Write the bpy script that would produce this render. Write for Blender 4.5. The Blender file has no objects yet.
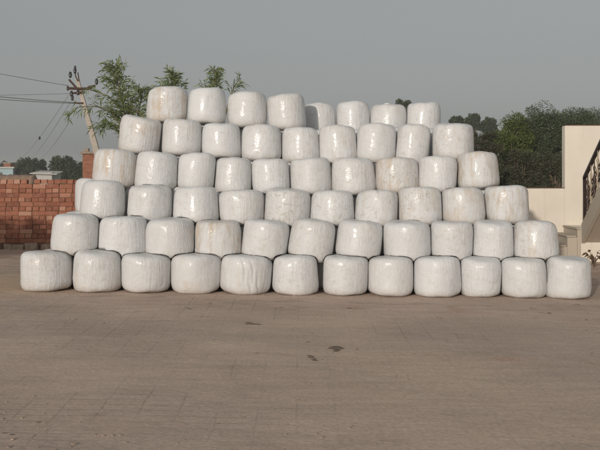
import bpy, math, random
import numpy as np
from mathutils import Vector, Matrix, Euler

random.seed(7)
RNG = np.random.default_rng(11)
R = math.radians
SC = bpy.context.scene
COL = SC.collection

# ------------------------------------------------------------------ camera
F, HORIZON, EYE = 900.0, 170.0, 1.46          # focal length (px of a 600 px wide frame), horizon row, eye height
cam_data = bpy.data.cameras.new('camera')
cam = bpy.data.objects.new('camera', cam_data)
COL.objects.link(cam)
cam.location = (0, 0, EYE)
cam.rotation_euler = (R(90), 0, 0)
cam_data.sensor_fit = 'HORIZONTAL'
cam_data.sensor_width = 36.0
cam_data.lens = F / 600.0 * 36.0
cam_data.shift_y = -(225.0 - HORIZON) / 600.0
cam_data.clip_end = 4000
SC.camera = cam

# ------------------------------------------------------------------ sky, sun, exposure
SUN_EL, SUN_AZ = 13.5, 22.0                    # sun behind the camera, a little to the left
w = bpy.data.worlds.new('World'); SC.world = w; w.use_nodes = True
nt = w.node_tree; nt.nodes.clear()
sky = nt.nodes.new('ShaderNodeTexSky'); sky.sky_type = 'NISHITA'
sky.sun_disc = False
sky.sun_elevation = R(SUN_EL); sky.sun_rotation = R(180 + SUN_AZ)
sky.air_density = 1.0; sky.dust_density = 3.0; sky.ozone_density = 1.0
hs = nt.nodes.new('ShaderNodeHueSaturation'); hs.inputs['Saturation'].default_value = 0.22
bg = nt.nodes.new('ShaderNodeBackground'); bg.inputs['Strength'].default_value = 0.108
wo = nt.nodes.new('ShaderNodeOutputWorld')
veil = nt.nodes.new('ShaderNodeMix'); veil.data_type = 'RGBA'            # even grey haze over the whole sky
veil.inputs[0].default_value = 0.66; veil.inputs[7].default_value = (2.85, 3.02, 3.02, 1)
nt.links.new(sky.outputs[0], hs.inputs['Color']); nt.links.new(hs.outputs[0], veil.inputs[6])
nt.links.new(veil.outputs[2], bg.inputs['Color'])
nt.links.new(bg.outputs[0], wo.inputs['Surface'])

sun_data = bpy.data.lights.new('sun', 'SUN'); sun_data.energy = 2.35; sun_data.angle = R(1.4)
sun_data.color = (1.0, 0.90, 0.79)
sun = bpy.data.objects.new('sun', sun_data); COL.objects.link(sun)
sdir = Vector((-math.sin(R(SUN_AZ)) * math.cos(R(SUN_EL)), -math.cos(R(SUN_AZ)) * math.cos(R(SUN_EL)), math.sin(R(SUN_EL))))
sun.rotation_euler = sdir.to_track_quat('Z', 'Y').to_euler()
sun.location = sdir * 50
SC.view_settings.view_transform = 'Standard'; SC.view_settings.look = 'None'
SC.view_settings.exposure = -0.12; SC.view_settings.gamma = 1.0
SC.view_settings.use_curve_mapping = False
SC.render.engine = 'CYCLES'
SC.cycles.max_bounces = 5; SC.cycles.diffuse_bounces = 3; SC.cycles.glossy_bounces = 2; SC.cycles.volume_bounces = 0

# ------------------------------------------------------------------ helpers
def P(px, py, d):
    """world point seen at photo pixel (px, py) at depth d"""
    return Vector(((px - 300.0) * d / F, d, EYE - (py - HORIZON) * d / F))

def ground_z(x):
    return -0.0145 * max(-9.0, min(9.0, x))

def tag(o, label=None, cat=None, group=None, kind=None):
    if label: o['label'] = label
    if cat: o['category'] = cat
    if group: o['group'] = group
    if kind: o['kind'] = kind
    return o

def link(o, parent=None):
    COL.objects.link(o)
    if parent is not None: o.parent = parent
    return o

def empty(name, loc=(0, 0, 0), rz=0.0):
    o = bpy.data.objects.new(name, None); o.location = loc; o.rotation_euler = (0, 0, rz)
    o.empty_display_size = 0.1
    return link(o)

def mesh(name, v, f, mat, smooth=False):
    me = bpy.data.meshes.new(name)
    me.from_pydata([tuple(map(float, p)) for p in v], [], [tuple(q) for q in f])
    if smooth: me.polygons.foreach_set('use_smooth', [True] * len(me.polygons))
    me.materials.append(mat); me.update()
    return me

def obj(name, v, f, mat, parent=None, smooth=False):
    return link(bpy.data.objects.new(name, mesh(name, v, f, mat, smooth)), parent)

class MB:
    """collects vertices and faces of ONE mesh"""
    def __init__(s): s.v = []; s.f = []
    def add(s, v, f):
        o = len(s.v); s.v += [tuple(p) for p in v]; s.f += [tuple(i + o for i in q) for q in f]; return s
    def box(s, x0, x1, y0, y1, z0, z1, bev=0.0, jit=0.0):
        b = bev
        if b <= 0:
            v = [(x, y, z) for z in (z0, z1) for y in (y0, y1) for x in (x0, x1)]
            f = [(0, 2, 3, 1), (4, 5, 7, 6), (0, 1, 5, 4), (2, 6, 7, 3), (0, 4, 6, 2), (1, 3, 7, 5)]
        else:
            v = []
            for (cx, sx) in ((x0, 1), (x1, -1)):
                for (cy, sy) in ((y0, 1), (y1, -1)):
                    for (cz, sz) in ((z0, 1), (z1, -1)):
                        v += [(cx, cy + sy * b, cz + sz * b), (cx + sx * b, cy, cz + sz * b), (cx + sx * b, cy + sy * b, cz)]
            I = lambda ix, iy, iz, k: ((ix * 2 + iy) * 2 + iz) * 3 + k
            f = []
            for a in (0, 1):
                f.append([I(a, 0, 0, 0), I(a, 1, 0, 0), I(a, 1, 1, 0), I(a, 0, 1, 0)][::(-1 if a == 0 else 1)])
                f.append([I(0, a, 0, 1), I(0, a, 1, 1), I(1, a, 1, 1), I(1, a, 0, 1)][::(-1 if a == 0 else 1)])
                f.append([I(0, 0, a, 2), I(1, 0, a, 2), I(1, 1, a, 2), I(0, 1, a, 2)][::(-1 if a == 0 else 1)])
            for a in (0, 1):
                for c in (0, 1):
                    f.append([I(a, c, 0, 0), I(a, c, 1, 0), I(a, c, 1, 1), I(a, c, 0, 1)])
                    f.append([I(a, 0, c, 0), I(a, 1, c, 0), I(a, 1, c, 2), I(a, 0, c, 2)])
                    f.append([I(0, a, c, 1), I(1, a, c, 1), I(1, a, c, 2), I(0, a, c, 2)])
                    for d in (0, 1):
                        f.append([I(a, c, d, 0), I(a, c, d, 1), I(a, c, d, 2)])
        if jit:
            v = [(p[0] + random.uniform(-jit, jit), p[1] + random.uniform(-jit, jit), p[2] + random.uniform(-jit, jit)) for p in v]
        return s.add(v, f)
    def tube(s, pts, rad, n=8, cap=True):
        pts = [Vector(p) for p in pts]
        if not hasattr(rad, '__len__'): rad = [rad] * len(pts)
        rings = []
        for i, p in enumerate(pts):
            t = (pts[min(i + 1, len(pts) - 1)] - pts[max(i - 1, 0)]).normalized()
            a = Vector((0, 0, 1)) if abs(t.z) < 0.9 else Vector((1, 0, 0))
            u = t.cross(a).normalized(); q = t.cross(u)
            rings.append([p + (u * math.cos(k * 2 * math.pi / n) + q * math.sin(k * 2 * math.pi / n)) * rad[i] for k in range(n)])
        v = [x for r in rings for x in r]; f = []
        for i in range(len(pts) - 1):
            for k in range(n):
                f.append((i * n + k, i * n + (k + 1) % n, (i + 1) * n + (k + 1) % n, (i + 1) * n + k))
        if cap:
            f.append(tuple(range(n))[::-1]); f.append(tuple((len(pts) - 1) * n + k for k in range(n)))
        return s.add(v, f)
    def lathe(s, prof, c=(0, 0, 0), n=12):
        c = Vector(c); v = []; f = []
        for (r, z) in prof:
            for k in range(n):
                a = 2 * math.pi * k / n
                v.append((c.x + r * math.cos(a), c.y + r * math.sin(a), c.z + z))
        for i in range(len(prof) - 1):
            for k in range(n):
                f.append((i * n + k, i * n + (k + 1) % n, (i + 1) * n + (k + 1) % n, (i + 1) * n + k))
        f.append(tuple(range(n))[::-1]); f.append(tuple((len(prof) - 1) * n + k for k in range(n)))
        return s.add(v, f)
    def build(s, name, mat, parent=None, smooth=False):
        return obj(name, s.v, s.f, mat, parent, smooth)

# ------------------------------------------------------------------ materials
class NT:
    def __init__(s, name):
        s.m = bpy.data.materials.new(name); s.m.use_nodes = True
        s.t = s.m.node_tree; s.t.nodes.clear()
        s.out = s.t.nodes.new('ShaderNodeOutputMaterial')
        s.b = s.n('ShaderNodeBsdfPrincipled')
        s.l(s.b.outputs[0], s.out.inputs['Surface'])
    def n(s, k, **kw):
        x = s.t.nodes.new(k)
        for a, b in kw.items(): setattr(x, a, b)
        return x
    def l(s, a, b): s.t.links.new(a, b)
    def val(s, sock, v):
        if hasattr(v, 'links') or isinstance(v, bpy.types.NodeSocket): s.l(v, sock)
        else: sock.default_value = v
    def math(s, op, a, b=0.0, c=0.0):
        x = s.n('ShaderNodeMath', operation=op)
        s.val(x.inputs[0], a); s.val(x.inputs[1], b); s.val(x.inputs[2], c)
        return x.outputs[0]
    def noise(s, vec, scale, detail=4.0, rough=0.55, dist=0.0):
        x = s.n('ShaderNodeTexNoise'); s.l(vec, x.inputs['Vector'])
        x.inputs['Scale'].default_value = scale; x.inputs['Detail'].default_value = detail
        x.inputs['Roughness'].default_value = rough; x.inputs['Distortion'].default_value = dist
        return x.outputs['Fac']
    def ramp(s, fac, stops):
        x = s.n('ShaderNodeValToRGB'); s.l(fac, x.inputs[0]); e = x.color_ramp.elements
        while len(e) < len(stops): e.new(0.5)
        for i, (p, c) in enumerate(stops):
            e[i].position = p; e[i].color = (*c, 1) if hasattr(c, '__len__') else (c, c, c, 1)
        return x.outputs[0]
    def sstep(s, v, a, b):
        x = s.n('ShaderNodeMapRange', interpolation_type='SMOOTHSTEP')
        s.l(v, x.inputs[0]); x.inputs[1].default_value = a; x.inputs[2].default_value = b
        return x.outputs[0]
    def mix(s, fac, a, b, mode='MIX'):
        x = s.n('ShaderNodeMix', data_type='RGBA', blend_type=mode)
        s.val(x.inputs[0], fac)
        s.val(x.inputs[6], (*a, 1) if isinstance(a, tuple) and len(a) == 3 else a)
        s.val(x.inputs[7], (*b, 1) if isinstance(b, tuple) and len(b) == 3 else b)
        return x.outputs[2]
    def mapping(s, vec, scale=(1, 1, 1), loc=(0, 0, 0), rot=(0, 0, 0)):
        x = s.n('ShaderNodeMapping'); s.l(vec, x.inputs[0])
        x.inputs['Location'].default_value = loc; x.inputs['Scale'].default_value = scale; x.inputs['Rotation'].default_value = rot
        return x.outputs[0]
    def coord(s, k='Object'): return s.n('ShaderNodeTexCoord').outputs[k]
    def bump(s, h, strength=0.3, dist=0.01, prev=None):
        x = s.n('ShaderNodeBump'); x.inputs['Strength'].default_value = strength; x.inputs['Distance'].default_value = dist
        s.l(h, x.inputs['Height'])
        if prev is not None: s.l(prev, x.inputs['Normal'])
        return x.outputs[0]
    def set(s, color=None, rough=None, normal=None, spec=None, metal=None):
        if color is not None: s.val(s.b.inputs['Base Color'], (*color, 1) if isinstance(color, tuple) and len(color) == 3 else color)
        if rough is not None: s.val(s.b.inputs['Roughness'], rough)
        if normal is not None: s.l(normal, s.b.inputs['Normal'])
        if spec is not None: s.val(s.b.inputs['Specular IOR Level'], spec)
        if metal is not None: s.val(s.b.inputs['Metallic'], metal)
        return s.m

def mat_simple(name, col, rough=0.8, var=0.15, scale=8.0, bump=0.2, spec=0.3, metal=0.0, bdist=0.01):
    t = NT(name); c = t.coord()
    n1 = t.noise(c, scale, 5); n2 = t.noise(c, scale * 7, 4)
    f = t.math('ADD', t.math('MULTIPLY', n1, 0.65), t.math('MULTIPLY', n2, 0.35))
    lo = tuple(x * (1 - var) for x in col); hi = tuple(min(1, x * (1 + var)) for x in col)
    return t.set(t.ramp(f, [(0.3, lo), (0.7, hi)]), rough, t.bump(n2, bump, bdist), spec, metal)

def mat_film():
    """white stretch film: vertical pleats, overlapped bands, dirt and silage showing through by object colour"""
    t = NT('bale_film'); c = t.coord()
    oi = t.n('ShaderNodeObjectInfo'); sep = t.n('ShaderNodeSeparateColor'); t.l(oi.outputs['Color'], sep.inputs[0])
    dirt, fleck, seed = sep.outputs[0], sep.outputs[1], sep.outputs[2]
    xyz = t.n('ShaderNodeSeparateXYZ'); t.l(c, xyz.inputs[0])
    th = t.math('ARCTAN2', xyz.outputs[0], t.math('MULTIPLY', xyz.outputs[1], -1.0))
    sh = t.math('MULTIPLY', seed, 57.0)
    def cyl(ku, kz):
        k = t.n('ShaderNodeCombineXYZ')
        t.l(t.math('MULTIPLY', th, ku), k.inputs[0]); t.l(t.math('MULTIPLY', xyz.outputs[2], kz), k.inputs[1]); t.l(sh, k.inputs[2])
        return k.outputs[0]
    off = t.n('ShaderNodeVectorMath', operation='ADD'); t.l(c, off.inputs[0])
    cs = t.n('ShaderNodeCombineXYZ'); t.l(sh, cs.inputs[0]); t.l(sh, cs.inputs[1]); t.l(off.outputs[0], t.n('ShaderNodeVectorMath').inputs[0])
    t.l(cs.outputs[0], off.inputs[1]); oc = off.outputs[0]
    pleat = t.noise(cyl(9, 3.0), 1.0, 3, 0.6, 0.4)
    pleat2 = t.noise(cyl(30, 5.0), 1.0, 2, 0.6, 0.3)
    crin = t.noise(oc, 26, 3, 0.6)
    lump = t.noise(oc, 7, 2, 0.55)
    # overlapping film bands, slightly slanted
    k = t.math('ADD', t.math('MULTIPLY', xyz.outputs[2], 7.5), t.math('ADD', t.math('MULTIPLY', th, 0.35), t.math('MULTIPLY', seed, 9.0)))
    band = t.math('FRACT', t.math('ADD', k, t.math('MULTIPLY', lump, 0.12)))
    # colour
    stain = t.sstep(t.noise(cyl(2.4, 3.5), 1.0, 5, 0.6, 0.3), 0.42, 0.72)
    streak = t.sstep(pleat, 0.45, 0.75)
    mott = t.sstep(t.noise(oc, 17, 4, 0.6, 0.8), 0.52, 0.68)
    base = t.mix(t.math('MULTIPLY', lump, 1.0), (0.640, 0.646, 0.652), (0.715, 0.724, 0.735))
    base = t.mix(t.math('MULTIPLY', t.math('FRACT', t.math('MULTIPLY', seed, 7.3)), 0.16), base, (0.52, 0.50, 0.46))
    base = t.mix(t.math('MULTIPLY', t.sstep(band, 0.80, 0.97), 0.10), base, (0.50, 0.475, 0.44))
    base = t.mix(t.math('MULTIPLY', t.sstep(pleat2, 0.5, 0.8), 0.14), base, (0.60, 0.575, 0.54))
    d1 = t.math('MULTIPLY', t.math('ADD', t.math('MULTIPLY', stain, 0.75), t.math('MULTIPLY', streak, 0.55)), dirt)
    base = t.mix(t.math('MINIMUM', d1, 0.85), base, (0.53, 0.435, 0.335))
    base = t.mix(t.math('MULTIPLY', t.math('MULTIPLY', mott, t.math('ADD', fleck, 0.10)), 0.60), base, (0.43, 0.38, 0.31))
    # dust clinging low down on the side and in the pleats
    low = t.sstep(t.math('ADD', t.math('MULTIPLY', xyz.outputs[2], -1.0), t.math('MULTIPLY', lump, 0.12)), 0.17, 0.33)
    base = t.mix(t.math('MULTIPLY', low, 0.35), base, (0.50, 0.43, 0.35))
    patch = t.math('ADD', 0.25, t.math('MULTIPLY', t.sstep(t.noise(oc, 3.2, 3), 0.35, 0.7), 0.85))
    crum = t.noise(oc, 9.0, 3, 0.5, 1.6)
    h = t.math('ADD', t.math('ADD', t.math('MULTIPLY', crum, 0.55), t.math('MULTIPLY', t.math('MULTIPLY', pleat, patch), 0.95)), t.math('ADD', t.math('MULTIPLY', pleat2, 0.10), t.math('ADD', t.math('MULTIPLY', crin, 0.30), t.math('MULTIPLY', band, 0.14))))
    rough = t.math('ADD', t.math('MULTIPLY', lump, 0.14), t.math('ADD', 0.42, t.math('MULTIPLY', dirt, 0.15)))
    t.set(base, rough, None, 0.3)
    t.b.inputs['Coat Weight'].default_value = 0.30; t.b.inputs['Coat Roughness'].default_value = 0.13
    def ridge(vec, sc, pw, dist=0.6):
        n = t.noise(vec, sc, 3, 0.5, dist)
        return t.math('POWER', t.math('SUBTRACT', 1.0, t.math('ABSOLUTE', t.math('MULTIPLY_ADD', n, 2.0, -1.0))), pw)
    rd = t.math('ADD', t.math('MULTIPLY', ridge(cyl(5.0, 5.0), 1.0, 9.0), 0.5), t.math('MULTIPLY', ridge(oc, 13.0, 8.0, 1.2), 0.35))
    rd = t.math('ADD', rd, t.math('MULTIPLY', ridge(cyl(16.0, 6.0), 1.0, 7.0), 0.25))
    rp = t.math('MULTIPLY', rd, patch)
    t.l(t.bump(t.math('ADD', h, t.math('MULTIPLY', rp, 0.19)), 0.50, 0.022), t.b.inputs['Normal'])
    hc = t.math('ADD', t.math('MULTIPLY', crum, 0.5), t.math('MULTIPLY', t.math('MULTIPLY', pleat, patch), 0.5))
    t.l(t.bump(t.math('ADD', hc, t.math('MULTIPLY', rp, 0.17)), 0.30, 0.022), t.b.inputs['Coat Normal'])
    t.b.inputs['Subsurface Weight'].default_value = 0.0
    return t.m

def mat_yard():
    """worn brick paving under dried mud: faint joints, red brick showing in patches, a field beyond the wall"""
    t = NT('dusty_brick_yard'); c = t.coord()
    xyz = t.n('ShaderNodeSeparateXYZ'); t.l(c, xyz.inputs[0])
    n0 = t.noise(c, 0.22, 4, 0.5); n1 = t.noise(c, 0.9, 6, 0.6); n2 = t.noise(c, 5.0, 6, 0.6); n3 = t.noise(c, 38, 5, 0.65)
    nx = t.noise(t.mapping(c, (1.2, 7.0, 1)), 1.0, 6, 0.62, 0.5)       # rows across
    br = t.n('ShaderNodeTexBrick'); br.offset = 0.0; br.squash = 1.0
    wob = t.n('ShaderNodeVectorMath', operation='MULTIPLY_ADD')
    nn = t.n('ShaderNodeTexNoise'); t.l(c, nn.inputs['Vector']); nn.inputs['Scale'].default_value = 4.0
    t.l(nn.outputs['Color'], wob.inputs[0]); wob.inputs[1].default_value = (0.032, 0.028, 0); t.l(c, wob.inputs[2])
    t.l(wob.outputs[0], br.inputs['Vector'])
    br.inputs['Scale'].default_value = 1.0; br.inputs['Brick Width'].default_value = 0.236; br.inputs['Row Height'].default_value = 0.118
    br.inputs['Mortar Size'].default_value = 0.013; br.inputs['Mortar Smooth'].default_value = 1.0
    br.inputs['Color1'].default_value = (0.25, 0.25, 0.25, 1); br.inputs['Color2'].default_value = (0.75, 0.75, 0.75, 1)
    br.inputs['Mortar'].default_value = (0.5, 0.5, 0.5, 1)
    joint = br.outputs['Fac']; bval = br.outputs['Color']
    left = t.math('SUBTRACT', 1.0, t.sstep(t.math('ADD', xyz.outputs[0], t.math('MULTIPLY', n0, 2.0)), -1.5, 1.2))
    shown = t.math('ADD', 0.16, t.math('MULTIPLY', t.sstep(t.math('ADD', t.noise(c, 0.7, 5, 0.6), t.math('MULTIPLY', left, 0.12)), 0.50, 0.68), 0.80))
    jm = t.math('MULTIPLY', joint, shown)
    col = t.ramp(n1, [(0.25, (0.492, 0.370, 0.298)), (0.5, (0.590, 0.452, 0.370)), (0.75, (0.655, 0.512, 0.425))])
    col = t.mix(t.math('MULTIPLY', t.sstep(n0, 0.40, 0.66), 0.55), col, (0.60, 0.470, 0.355))
    col = t.mix(t.math('MULTIPLY', t.sstep(t.noise(t.mapping(c, (.5, 1, 1), (9, 2, 0)), 0.55, 5, 0.6), 0.48, 0.66), 0.45), col, (0.43, 0.345, 0.285))
    col = t.mix(t.math('MULTIPLY', t.sstep(nx, 0.35, 0.75), 0.40), col, (0.40, 0.312, 0.252))
    col = t.mix(t.math('MULTIPLY', t.sstep(n2, 0.5, 0.8), 0.28), col, (0.60, 0.490, 0.395))
    col = t.mix(t.math('MULTIPLY', t.math('MULTIPLY', bval, shown), 0.42), col, (0.36, 0.275, 0.225))
    red = t.math('MULTIPLY', t.sstep(t.noise(t.mapping(c, (1, 1, 1), (4.2, 1.7, 0)), 1.1, 3, 0.5), 0.62, 0.76), t.sstep(n2, 0.30, 0.6))
    col = t.mix(t.math('MULTIPLY', red, 0.55), col, (0.44, 0.225, 0.16))
    col = t.mix(t.math('MULTIPLY', jm, 0.36), col, (0.24, 0.182, 0.145))
    pit = t.sstep(t.noise(c, 9.0, 3, 0.5), 0.69, 0.76)
    pit = t.math('MULTIPLY', pit, t.sstep(n1, 0.42, 0.6))
    col = t.mix(t.math('MULTIPLY', pit, 0.5), col, (0.20, 0.155, 0.125))
    damp = t.sstep(t.math('ADD', t.noise(t.mapping(c, (1, 2.2, 1), (3, 1, 0)), 1.6, 5, 0.65), t.math('MULTIPLY', t.sstep(xyz.outputs[1], 8.0, 10.3), 0.12)), 0.60, 0.74)
    col = t.mix(t.math('MULTIPLY', damp, 0.35), col, (0.27, 0.205, 0.16))
    fine = t.sstep(n3, 0.3, 0.75)
    col = t.mix(0.35, col, t.mix(fine, (0.32, 0.32, 0.32), (0.70, 0.70, 0.70)), 'OVERLAY')
    # warm loose sand at the left end of the pile
    sx = t.math('ADD', xyz.outputs[0], 3.6); sy = t.math('SUBTRACT', xyz.outputs[1], 11.1)
    r2 = t.math('ADD', t.math('MULTIPLY', t.math('MULTIPLY', sx, sx), 0.5), t.math('MULTIPLY', t.math('MULTIPLY', sy, sy), 0.6))
    sand = t.math('SUBTRACT', 1.0, t.sstep(t.math('ADD', r2, t.math('MULTIPLY', n1, 0.9)), 0.35, 1.6))
    col = t.mix(t.math('MULTIPLY', sand, 0.55), col, (0.56, 0.40, 0.26))
    # the field beyond the compound wall
    fld = t.sstep(xyz.outputs[1], 16.2, 16.6)
    col = t.mix(fld, col, t.mix(n1, (0.20, 0.165, 0.10), (0.10, 0.115, 0.045)))
    h = t.math('ADD', t.math('MULTIPLY', n2, 0.8), t.math('ADD', t.math('MULTIPLY', n3, 0.22), t.math('ADD', t.math('MULTIPLY', nx, 0.35), t.math('MULTIPLY', t.math('ADD', t.math('MULTIPLY', jm, 0.55), pit), -0.32))))
    return t.set(col, 0.92, t.bump(h, 0.55, 0.02), 0.15)

def mat_brick():
    t = NT('red_brick'); c = t.coord(); oi = t.n('ShaderNodeObjectInfo')
    off = t.n('ShaderNodeVectorMath', operation='ADD'); t.l(c, off.inputs[0])
    k = t.n('ShaderNodeCombineXYZ'); t.l(t.math('MULTIPLY', oi.outputs['Random'], 31.0), k.inputs[0]); t.l(k.outputs[0], off.inputs[1])
    n = t.noise(off.outputs[0], 14, 5, 0.6); n2 = t.noise(off.outputs[0], 70, 4, 0.6)
    col = t.ramp(oi.outputs['Random'], [(0.0, (0.22, 0.085, 0.055)), (0.35, (0.30, 0.120, 0.076)), (0.72, (0.35, 0.148, 0.094)), (0.88, (0.42, 0.205, 0.14)), (1.0, (0.48, 0.275, 0.20))])
    col = t.mix(t.math('MULTIPLY', t.sstep(n, 0.45, 0.75), 0.4), col, (0.45, 0.28, 0.19))
    col = t.mix(t.math('MULTIPLY', t.sstep(n2, 0.5, 0.8), 0.3), col, (0.17, 0.06, 0.04))
    return t.set(col, 0.9, t.bump(n2, 0.5, 0.006), 0.2)

def mat_brick_far(name='brick_far', w_=0.235, h_=0.08):
    t = NT(name); c = t.coord()
    br = t.n('ShaderNodeTexBrick'); t.l(t.mapping(c, rot=(R(90), 0, 0)), br.inputs['Vector'])
    br.inputs['Scale'].default_value = 1; br.inputs['Brick Width'].default_value = w_; br.inputs['Row Height'].default_value = h_
    br.inputs['Mortar Size'].default_value = 0.006
    br.inputs['Color1'].default_value = (0.28, 0.10, 0.055, 1); br.inputs['Color2'].default_value = (0.42, 0.18, 0.11, 1); br.inputs['Mortar'].default_value = (0.16, 0.09, 0.06, 1)
    n = t.noise(c, 6, 4)
    return t.set(t.mix(t.math('MULTIPLY', n, 0.4), br.outputs['Color'], (0.25, 0.12, 0.08)), 0.9, t.bump(br.outputs['Fac'], -0.4, 0.01), 0.2)

def mat_plaster(name, col, stain=(0.45, 0.38, 0.29)):
    t = NT(name); c = t.coord()
    n = t.noise(c, 1.6, 5, 0.6); n2 = t.noise(c, 45, 4, 0.6); st = t.noise(t.mapping(c, (9, 9, 0.8)), 1.0, 4, 0.6)
    k = t.ramp(n, [(0.3, tuple(x * 0.93 for x in col)), (0.7, tuple(min(1, x * 1.05) for x in col))])
    k = t.mix(t.math('MULTIPLY', t.sstep(st, 0.55, 0.8), 0.28), k, stain)
    return t.set(k, 0.75, t.bump(t.math('ADD', t.math('MULTIPLY', n2, 0.5), n), 0.25, 0.008), 0.25)

def mat_leaf(name, c0, c1, c2, trans=0.25):
    t = NT(name); g = t.n('ShaderNodeNewGeometry')
    col = t.ramp(g.outputs['Random Per Island'], [(0.0, c0), (0.55, c1), (1.0, c2)])
    n = t.noise(t.coord(), 0.9, 3)
    col = t.mix(t.math('MULTIPLY', t.sstep(n, 0.4, 0.7), 0.35), col, c0)
    t.set(col, 0.6, None, 0.25)
    tr = t.n('ShaderNodeBsdfTranslucent'); t.l(col, tr.inputs['Color'])
    ms = t.n('ShaderNodeMixShader'); ms.inputs[0].default_value = trans
    t.l(t.b.outputs[0], ms.inputs[1]); t.l(tr.outputs[0], ms.inputs[2]); t.l(ms.outputs[0], t.out.inputs['Surface'])
    return t.m

M = dict(
    film=mat_film(), yard=mat_yard(), brick=mat_brick(), brickfar=mat_brick_far(),
    mud=mat_simple('mud_mortar', (0.20, 0.105, 0.066), 0.95, 0.25, 12, 0.5),
    stone=mat_simple('grey_stone', (0.33, 0.25, 0.19), 0.9, 0.4, 9, 0.5),
    plaster=mat_plaster('cream_plaster', (0.77, 0.705, 0.605), (0.50, 0.43, 0.35)),
    coping=mat_simple('stained_coping', (0.15, 0.085, 0.055), 0.9, 0.25, 10),
    cement=mat_plaster('grey_cement', (0.46, 0.40, 0.325), (0.25, 0.20, 0.15)),
    step=mat_plaster('step_stone', (0.50, 0.44, 0.36), (0.3, 0.25, 0.19)),
    rail=mat_simple('dark_brown_paint', (0.030, 0.016, 0.012), 0.4, 0.2, 14, 0.1, 0.5),
    cast=mat_simple('bronze_casting', (0.075, 0.045, 0.03), 0.5, 0.35, 30, 0.2, 0.5, 0.2),
    silver=mat_simple('dull_silver', (0.36, 0.29, 0.21), 0.45, 0.3, 30, 0.1, 0.5, 0.2),
    bark=mat_simple('bark', (0.14, 0.105, 0.075), 0.9, 0.3, 14, 0.6),
    stem=mat_simple('green_stem', (0.17, 0.16, 0.085), 0.8, 0.2, 14, 0.3),
    pole=mat_simple('pole_concrete', (0.44, 0.385, 0.33), 0.9, 0.15, 6, 0.3),
    iron=mat_simple('rusty_iron', (0.075, 0.042, 0.032), 0.8, 0.3, 20, 0.3),
    black=mat_simple('black_porcelain', (0.018, 0.016, 0.018), 0.35, 0.2, 20, 0.1, 0.5),
    wire=mat_simple('wire', (0.20, 0.195, 0.19), 0.6, 0.1, 20, 0.0),
    leaf_narrow=mat_leaf('narrow_leaf', (0.12, 0.17, 0.055), (0.24, 0.31, 0.115), (0.42, 0.46, 0.22), 0.4),
    leaf_dark=mat_leaf('dark_leaf', (0.046, 0.050, 0.028), (0.078, 0.082, 0.046), (0.125, 0.125, 0.075), 0.15),
    leaf_grey=mat_leaf('grey_green_leaf', (0.052, 0.072, 0.038), (0.090, 0.118, 0.062), (0.160, 0.185, 0.105), 0.15),
    leaf_light=mat_leaf('light_leaf', (0.060, 0.085, 0.022), (0.115, 0.150, 0.038), (0.185, 0.215, 0.065), 0.2),
    leaf_far=mat_leaf('far_leaf', (0.032, 0.046, 0.020), (0.055, 0.074, 0.032), (0.085, 0.105, 0.048), 0.1),
    dry=mat_leaf('dry_leaf', (0.11, 0.065, 0.035), (0.17, 0.105, 0.06), (0.22, 0.15, 0.09), 0.2),
    bluewall=mat_simple('pale_blue_paint', (0.36, 0.47, 0.50), 0.8, 0.1, 2),
    whitewall=mat_simple('grey_white_paint', (0.50, 0.48, 0.45), 0.8, 0.12, 2),
    earth=mat_simple('brown_earth', (0.30, 0.20, 0.14), 0.95, 0.2, 3, 0.5),
    clod=mat_simple('dark_clod', (0.175, 0.132, 0.105), 0.95, 0.3, 30, 0.5),
    pebble=mat_simple('pebble', (0.34, 0.262, 0.208), 0.9, 0.4, 20, 0.4),
    straw=mat_simple('straw', (0.36, 0.30, 0.215), 0.8, 0.3, 10, 0.0),
    win=mat_simple('dark_window', (0.03, 0.032, 0.035), 0.3, 0.1, 4, 0.0, 0.5),
)

# ------------------------------------------------------------------ the setting: ground
def build_ground():
    xs = sorted(set([-470, -200, -120, -40, -20] + list(np.round(np.arange(-12, 12.01, 0.25), 3)) + [20, 40, 120, 200, 470]))
    ys = sorted(set([-110, -60, -30, -10, -4] + list(np.round(np.arange(0, 18.01, 0.25), 3)) + [24, 40, 80, 200, 400, 690]))
    v = []
    for y in ys:
        for x in xs:
            z = ground_z(x)
            if abs(x) < 12 and 0 < y < 9.5:
                z += 0.006 * math.sin(1.7 * x + 0.6 * y) * math.sin(1.1 * y - 0.4 * x) + 0.004 * math.sin(3.9 * x + 2.1 * y)
            v.append((x, y, z))
    nx = len(xs); f = [(j * nx + i, j * nx + i + 1, (j + 1) * nx + i + 1, (j + 1) * nx + i) for j in range(len(ys) - 1) for i in range(nx - 1)]
    tag(obj('ground', v, f, M['yard'], None, True), 'dusty brown brick-paved yard with dried mud in front of the bales', 'ground', kind='structure')
build_ground()

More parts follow.
